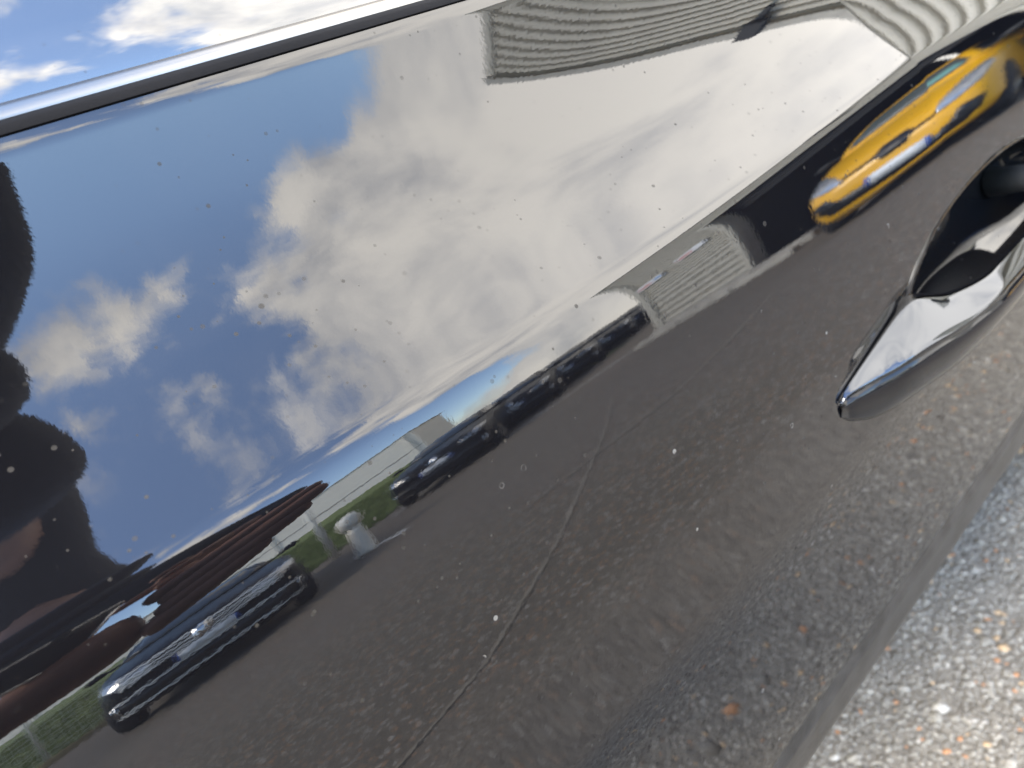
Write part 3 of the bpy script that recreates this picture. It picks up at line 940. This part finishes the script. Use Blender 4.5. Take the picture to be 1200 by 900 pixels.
def make_car(name, loc, rz, paint, style, label, group=None, bright=True):
    BR = BRIGHT if bright else GRILLE
    c = empty(name, loc, rz)
    bst = [(2.02, .50, .34, .60), (1.96, .70, .22, .68), (1.80, .82, .17, .78), (1.40, .865, .17, .89), (.92, .875, .17, .975),
           (.2, .88, .17, .965), (-.8, .88, .17, .985), (-1.45, .87, .18, 1.0), (-1.82, .83, .22, .98), (-2.0, .70, .34, .88)]
    if style == 'saloon':
        bst = [(2.20, .56, .30, .66), (2.14, .76, .20, .74), (1.98, .86, .16, .80), (1.5, .895, .16, .90), (.98, .905, .16, .985),
               (.2, .91, .16, .985), (-.9, .91, .16, 1.0), (-1.6, .90, .18, 1.03), (-2.1, .86, .22, 1.0), (-2.3, .74, .34, .90)]
    body = loft('body', [body_section(w, zb, zt, x=x) for (x, w, zb, zt) in bst], paint, c)
    L = bst[0][0]; W = bst[4][1]
    roof = 1.50
    cst = [(1.02, .74, .70, .90, .955), (.66, .79, .66, .90, 1.20), (.26, .81, .60, .90, 1.43), (-.25, .82, .575, .90, roof),
           (-.95, .82, .57, .90, roof - .03), (-1.45, .80, .58, .90, 1.27), (-1.85, .76, .62, .90, 1.02)]
    if style == 'saloon':
        cst = [(1.05, .77, .73, .90, .965), (.62, .82, .68, .90, 1.19), (.18, .84, .62, .90, 1.40), (-.35, .85, .60, .90, 1.475),
               (-1.0, .85, .60, .90, 1.44), (-1.6, .82, .62, .90, 1.22), (-2.05, .78, .66, .90, 1.02)]
    cab = loft('cabin', [cabin_section(a, b, z0, z1, x) for (x, a, b, z0, z1) in cst], paint, c)
    bb, cb = subsurf_bvh(body), subsurf_bvh(cab)
    # glazing
    wsl = [(-.66, 1.0), (.66, 1.0), (.515, 1.365), (.36, 1.39), (-.36, 1.39), (-.515, 1.365)]
    ws = patch('windscreen', cb, wsl, 'front', CARGLASS if style == 'saloon' else mat('screen_glass', (.075, .085, .08), .08, 0, 1.5), c, .005, .07)
    patch('painted_reflection', cb, [(-.60, 1.03), (-.22, 1.03), (-.20, 1.20), (-.50, 1.20)], 'front', REFLECT_TINT, ws, .008, .07) if style == 'hatch' else None  # pale green reflection painted onto the windscreen
    for v in ('left', 'right'):
        patch('side_window', cb, [(.78, 1.02), (-.30, 1.02), (-.30, 1.36), (.18, 1.345), (.42, 1.24)], v, CARGLASS, c, .005, .08)
        patch('side_window', cb, [(-.38, 1.02), (-1.25, 1.02), (-1.12, 1.27), (-.85, 1.35), (-.38, 1.36)], v, CARGLASS, c, .005, .08)
        for wx in (L - .78, -L + .80):
            arch = [(wx + .37 * math.cos(R(t)), max(.20, .33 + .37 * math.sin(R(t)))) for t in range(-20, 201, 10)]
            patch('wheel_arch', bb, arch, v, BLACK, c, .004, .07)
        patch('door_handle', bb, [(-.30, .83), (-.12, .83), (-.12, .86), (-.30, .86)], v, paint, c, .02, .1, .02)
    for sg in (-1, 1):
        for wx in (L - .78, -L + .80): wheel(c, wx, sg * (W - .10), .32, .21, sg, SATIN)
        mir = bmesh.new(); bmesh.ops.create_uvsphere(mir, u_segments=14, v_segments=8, radius=1)
        bmesh.ops.transform(mir, matrix=Matrix.Translation((.66, sg * (W + .07), 1.05)) @ Matrix.Diagonal((.07, .115, .08, 1)), verts=mir.verts)
        mo = bm_obj('door_mirror', mir, BLACK if style == 'hatch' else paint, c, True)
        tube('mirror_arm', [(.66, sg * (W - .14), 1.0), (.66, sg * (W + .03), 1.03)], .025, BLACK, mo, 8)
    # front
    if style == 'hatch':
        hl = [(.42, .640), (.60, .655), (.76, .70), (.82, .79), (.79, .845), (.66, .83), (.50, .745)]
        for o_ in (hl, mirror(hl)): patch('headlight', bb, o_, 'front', LAMP, c, .010, .05)
        patch('upper_grille', bb, [(-.46, .690), (-.42, .665), (-.14, .655), (-.10, .60), (.10, .60), (.14, .655), (.42, .665), (.46, .690), (.16, .688), (.10, .735), (-.10, .735), (-.16, .688)], 'front', GRILLE, c, .006, .05)
        patch('lower_grille', bb, [(-.62, .335), (.62, .335), (.66, .40), (.60, .475), (.30, .465), (-.30, .465), (-.60, .475), (-.66, .40)], 'front', GRILLE, c, .006, .05)
        patch('front_splitter', bb, [(-.62, .205), (.62, .205), (.66, .275), (-.66, .275)], 'front', GRILLE, c, .008, .06)
        fog = [(.46, .42), (.70, .40), (.76, .54), (.60, .57)]
        for o_ in (fog, mirror(fog)): patch('fog_intake', bb, o_, 'front', GRILLE, c, .007, .05)
        pz0, pz1 = .40, .515
    else:
        hl = [(.40, .63), (.62, .61), (.80, .67), (.84, .76), (.74, .765), (.52, .725), (.42, .715)]
        for o_ in (hl, mirror(hl)):
            h_ = patch('headlight', bb, o_, 'front', LAMP, c, .008, .05)
        patch('upper_grille', bb, [(-.40, .60), (.40, .60), (.43, .735), (-.43, .735)], 'front', GRILLE, c, .006, .05)
        for zz in (.615, .665, .715): patch('chrome_bar', bb, [(-.66, zz - .010), (.66, zz - .010), (.67, zz + .010), (-.67, zz + .010)], 'front', BR, c, .022, .06)
        patch('lower_grille', bb, [(-.70, .30), (.70, .30), (.74, .44), (-.74, .44)], 'front', GRILLE, c, .006, .06)
        for zz, ww in ((.275, .78), (.46, .76)): patch('chrome_bar', bb, [(-ww, zz - .011), (ww, zz - .011), (ww, zz + .011), (-ww, zz + .011)], 'front', BR, c, .018, .06)
        for s_ in (-1, 1):
            q_ = [(.74, .29), (.765, .29), (.785, .455), (.76, .455)]
            patch('chrome_upright', bb, q_ if s_ > 0 else mirror(q_), 'front', CHROME, c, .014, .06)
        rd = [(.075 * math.cos(R(t)), .668 + .075 * math.sin(R(t))) for t in range(0, 360, 24)]
        patch('emblem', bb, rd, 'front', CHROME, c, .024, .05)
        pz0, pz1 = .475, .585
    plt = patch('number_plate', bb, [(-.26, pz0), (.26, pz0), (.26, pz1), (-.26, pz1)], 'front', PLATE, c, .022, .12, .02)
    for s_ in (-1, 1):
        patch('blue_band', bb, [(s_ * .243 - .017, pz0 + .002), (s_ * .243 + .017, pz0 + .002), (s_ * .243 + .017, pz1 - .002), (s_ * .243 - .017, pz1 - .002)], 'front', PLATEB, plt, .026, .1, .004)
    # rear lamps
    for v in ('left', 'right'):
        patch('tail_light', bb, [(-L + .12, .80), (-L + .40, .84), (-L + .36, .95), (-L + .14, .93)], v, mat('tail_red', (.35, .015, .012), .2), c, .006, .06)
    return tag(c, label, 'car', group)


YELLOW = mat('yellow_paint', (.78, .395, .008), .28, 0, 1.45, var=.03, coat=.3)
NAVY = mat('dark_blue_paint', (.005, .006, .010), .30, 0, 1.22, var=.05)
GREYP = mat('dark_grey_paint', (.008, .010, .013), .30, 0, 1.22, var=.05)
yc = make_car('yellow_car', (7.5, -3.42, 0), R(166), YELLOW, 'hatch', 'bright yellow hatchback parked nose-out before the dark doorway')
nc = make_car('dark_saloon', (0.80, -8.5, 0), R(97), NAVY, 'saloon', 'dark blue car with chrome striped grille beside the wire mesh fence')
rc = make_car('parked_car', (5.6, -11.2, 0), R(128), GREYP, 'saloon', 'dark grey car parked at an angle in the row beyond the bollard', 'cars in the angled row', bright=False)


def copy_tree(o, parent=None):
    c = o.copy(); COL.objects.link(c); c.parent = parent
    if parent: c.matrix_parent_inverse = o.matrix_parent_inverse.copy()
    for ch in o.children: copy_tree(ch, c)
    return c


rc['label'] = 'dark grey car at the head of the angled row, nearest the bollard'
REPAINT = [NAVY, mat('black_car_paint', (.004, .004, .005), .2, 0, 1.27), GREYP, NAVY, GREYP]
ORD = ['dark blue car second in the angled row from the bollard', 'black car third in the angled row from the bollard', 'dark grey car fourth in the angled row from the bollard',
       'dark blue car fifth in the angled row from the bollard', 'dark grey car at the far end of the angled row']
for k, (x, y, a) in enumerate(((7.9, -12.6, 128), (10.3, -14.1, 129), (12.8, -15.7, 128), (15.4, -17.4, 130), (18.1, -19.2, 129))):
    o = copy_tree(rc); o.location = (x, y, 0); o.rotation_euler = (0, 0, R(a)); o['label'] = ORD[k]
    if REPAINT[k] is not GREYP:
        for ch in o.children:
            if ch.type == 'MESH' and ch.data.materials and ch.data.materials[0] is GREYP:
                ch.material_slots[0].link = 'OBJECT'; ch.material_slots[0].material = REPAINT[k]


# ------------------------------------------------------------------ the photographer


def skin_mesh(name, islands, material, parent, levels=2):
    """islands: list of (dict name -> (pos, radius), list of edges, root)"""
    verts, edges, rads, roots = [], [], [], []
    for nodes, ed, root in islands:
        idx = {}
        for k, (p, r) in nodes.items():
            idx[k] = len(verts); verts.append(p); rads.append(r if isinstance(r, tuple) else (r, r))
        roots.append(idx[root]); edges += [(idx[a], idx[b]) for a, b in ed]
    me = bpy.data.meshes.new(name); me.from_pydata(verts, edges, []); me.update()
    o = bpy.data.objects.new(name, me); COL.objects.link(o)
    sk = o.modifiers.new('skin', 'SKIN'); sk.use_smooth_shade = True; sk.branch_smoothing = 0.6
    ss = o.modifiers.new('sub', 'SUBSURF'); ss.levels = levels; ss.render_levels = levels
    for i, v in enumerate(me.skin_vertices[0].data):
        v.radius = rads[i]; v.use_root = i in roots
    dg = bpy.context.evaluated_depsgraph_get(); dg.update()
    m2 = bpy.data.meshes.new_from_object(o.evaluated_get(dg))
    o.modifiers.clear(); o.data = m2; m2.name = name
    m2.polygons.foreach_set('use_smooth', [True] * len(m2.polygons))
    m2.materials.clear(); m2.materials.append(material)
    if parent: o.parent = parent
    return o


SKIN = mat('skin', (.34, .165, .105), .5, 0, 1.4, var=.12, vscale=30, bump=.0006, bscale=220)
JACKET = mat('navy_jacket', (.010, .013, .020), .8, var=.35, vscale=25, bump=.002, bscale=160)
TROUSER = mat('dark_trousers', (.020, .021, .025), .85, var=.2, vscale=20, bump=.001, bscale=200)


def chain(prefix, pts):
    nodes = {f'{prefix}{i}': (p, r) for i, (p, r) in enumerate(pts)}
    return nodes, [(f'{prefix}{i}', f'{prefix}{i+1}') for i in range(len(pts) - 1)], f'{prefix}0'


person = tag(empty('person', (0, 0, 0)), 'person in a dark hooded jacket leaning over a phone held in both hands', 'person')
LW = (-.105, -.318, .893)                       # left wrist
RW = (.085, -.385, .985)                       # right wrist
core = {
    'hip': ((-.40, -.86, .93), (.14, .11)), 'belly': ((-.36, -.80, 1.06), (.14, .11)), 'chest': ((-.20, -.60, 1.29), (.15, .11)),
    'neck': ((-.09, -.42, 1.42), .065), 'jaw': ((-.06, -.335, 1.46), (.065, .07)), 'head': ((-.045, -.27, 1.53), (.085, .10)), 'crown': ((-.04, -.225, 1.60), (.06, .07)),
    'ls': ((-.33, -.54, 1.36), .062), 'le': ((-.46, -.56, 1.08), .048), 'lf': ((-.27, -.43, .97), .040), 'lw': (LW, .027),
    'rs': ((-.072, -.47, 1.35), .066), 're': ((.108, -.45, .995), .040), 'rf': ((.11, -.41, .985), .040), 'rw': (RW, .027),
    'lh': ((-.49, -.88, .88), .10), 'lk': ((-.50, -.84, .50), .065), 'la': ((-.52, -.90, .09), .045),
    'rh': ((-.33, -.88, .88), .10), 'rk': ((-.33, -.84, .50), .065), 'ra': ((-.32, -.90, .09), .045),
    'nose': ((-.035, -.235, 1.455), .018)}
ce = [('hip', 'belly'), ('belly', 'chest'), ('chest', 'neck'), ('neck', 'jaw'), ('jaw', 'head'), ('head', 'crown'), ('chest', 'ls'), ('ls', 'le'), ('le', 'lf'), ('lf', 'lw'),
      ('chest', 'rs'), ('rs', 're'), ('re', 'rf'), ('rf', 'rw'), ('hip', 'lh'), ('lh', 'lk'), ('lk', 'la'), ('hip', 'rh'), ('rh', 'rk'), ('rk', 'ra'), ('jaw', 'nose')]
V = Vector
slim = {k: ((p, (tuple(x * .72 for x in r) if isinstance(r, tuple) else r * .72)) if k in ('hip', 'belly', 'chest', 'ls', 'le', 'lf', 'rs', 're', 'rf', 'lh', 'lk', 'rh', 'rk') else (p, r)) for k, (p, r) in core.items()}
islands = [(slim, ce, 'hip')]
# left hand: palm under the phone, fingers stretched out along the car
islands.append(chain('lp', [(LW, .026), ((-.065, -.318, .897), .032), ((-.015, -.316, .898), .036), ((.022, -.312, .899), .032)]))
for n, (k, m1, m2, tip, r) in enumerate((
        ((.020, -.302, .920), (.062, -.292, .926), (.098, -.284, .929), (.135, -.279, .931), .0140),
        ((.026, -.302, .903), (.068, -.289, .908), (.103, -.279, .911), (.134, -.274, .917), .0140),
        ((.022, -.302, .889), (.060, -.291, .894), (.092, -.282, .898), (.120, -.278, .903), .0135),
        ((.012, -.303, .875), (.042, -.294, .880), (.066, -.287, .884), (.092, -.283, .889), .0120))):
    islands.append(chain(f'lf{n}_', [(k, r * 1.05), (m1, r), (m2, r * .94), (tip, r * .78)]))
islands.append(chain('lt_', [((-.045, -.318, .915), .014), ((-.022, -.330, .945), .012), ((.006, -.332, .962), .010)]))
# right hand behind the screen, thumb and fingers on the phone's end
islands.append(chain('rp', [(RW, .026), ((.065, -.365, .985), (.030, .018)), ((.045, -.335, .970), (.032, .014))]))
for n, (k, m1, tip, r) in enumerate((
        ((.055, -.328, .985), (.048, -.312, .992), (.032, -.308, .988), .009), ((.060, -.325, .968), (.050, -.305, .966), (.034, -.302, .962), .009),
        ((.055, -.328, .952), (.046, -.308, .946), (.030, -.305, .942), .0085), ((.046, -.332, .940), (.036, -.316, .930), (.022, -.312, .927), .0075))):
    islands.append(chain(f'rf{n}_', [(k, r * 1.05), (m1, r), (tip, r * .8)]))
islands.append(chain('rt_', [((.055, -.352, .965), .013), ((.028, -.345, .965), .011), ((.006, -.340, .967), .009)]))
skin_mesh('body', islands, SKIN, person)

jk = {k: (p, (tuple(x + .028 for x in r) if isinstance(r, tuple) else r + .026)) for k, (p, r) in core.items() if k in
      ('hip', 'belly', 'chest', 'ls', 'le', 'lf', 'rs', 're', 'rf')}
jk['neck'] = ((-.05, -.41, 1.38), .12); jk['rs'] = (core['rs'][0], .092)
jk['belly'] = (core['belly'][0], .135); jk['hip'] = ((-.405, -.865, .92), .145); jk['hem'] = ((-.41, -.875, .79), .15); jk['ls'] = (core['ls'][0], .10); jk['lc'] = ((-.145, -.345, .905), .038); jk['rc'] = ((.100, -.402, .995), .036)
je = [e for e in ce if e[0] in jk and e[1] in jk] + [('lf', 'lc'), ('rf', 'rc'), ('hip', 'hem')]
skin_mesh('jacket', [(jk, je, 'hip')], JACKET, person)
face_shade_chain = chain('cl', [((-.06, -.43, 1.34), .10), ((-.045, -.35, 1.40), .115), ((-.03, -.275, 1.44), .115), ((-.025, -.225, 1.47), .10)])  # added dark cover over the jaw, standing in for the face in shade
skin_mesh('face_shade', [face_shade_chain], JACKET, person)
hood = chain('hd', [((-.04, -.40, 1.17), .095), ((-.03, -.40, 1.28), .118), ((-.10, -.47, 1.43), .11), ((-.06, -.39, 1.50), (.115, .11)), ((-.036, -.30, 1.575), (.125, .105)), ((-.03, -.205, 1.615), (.115, .09)), ((-.03, -.165, 1.56), (.095, .05))])
skin_mesh('hood', [hood], JACKET, person)
tr = {k: (p, (tuple(x + .016 for x in r) if isinstance(r, tuple) else r + .02)) for k, (p, r) in core.items() if k in ('hip', 'lh', 'lk', 'la', 'rh', 'rk', 'ra')}
tr['hip'] = (core['hip'][0], .10)
skin_mesh('trousers', [(tr, [e for e in ce if e[0] in tr and e[1] in tr], 'hip')], TROUSER, person)
for x in (-.52, -.32):
    sh = chain('s', [((x, -.94, .05), .045), ((x, -.86, .05), .048), ((x, -.74, .04), .04), ((x, -.66, .035), .03)])
    skin_mesh('shoe', [sh], BLACK, person)

# the phone: lens side towards the door, the picture is taken through its upper corner
phone = empty('phone', CAM); tag(phone, 'dark phone with a bright metal rim held before the door', 'phone')
phone.rotation_euler = cam.matrix_world.to_euler()
PC = V((-.040, -.0385, .0085))                    # local axes: right, up, back
bm = bmesh.new(); box_bm(bm, PC, (.143, .069, .0066), .003)
bm_obj('case', bm, mat('phone_back', (.02, .021, .023), .15, 0, 1.6), phone, True)
rp = []
for sx_, sy_, a0 in ((1, 1, 0), (-1, 1, 90), (-1, -1, 180), (1, -1, 270)):      # rounded metal rim
    for k in range(6):
        t_ = R(a0 + 18 * k); rp.append(PC + V((sx_ * .0625 + .0095 * math.cos(t_), sy_ * .0255 + .0095 * math.sin(t_), 0)))
rp.append(rp[0].copy())
tube('rim', rp, .0037, mat('phone_rim', (.90, .90, .91), .22, .9), phone, 14)
for (dx_, dy_) in ((0, -.020), (-.018, -.004)):
    tube('lens_ring', [V((dx_, dy_, .0052)), V((dx_, dy_, .0030))], .0065, BLACK, phone, 20)
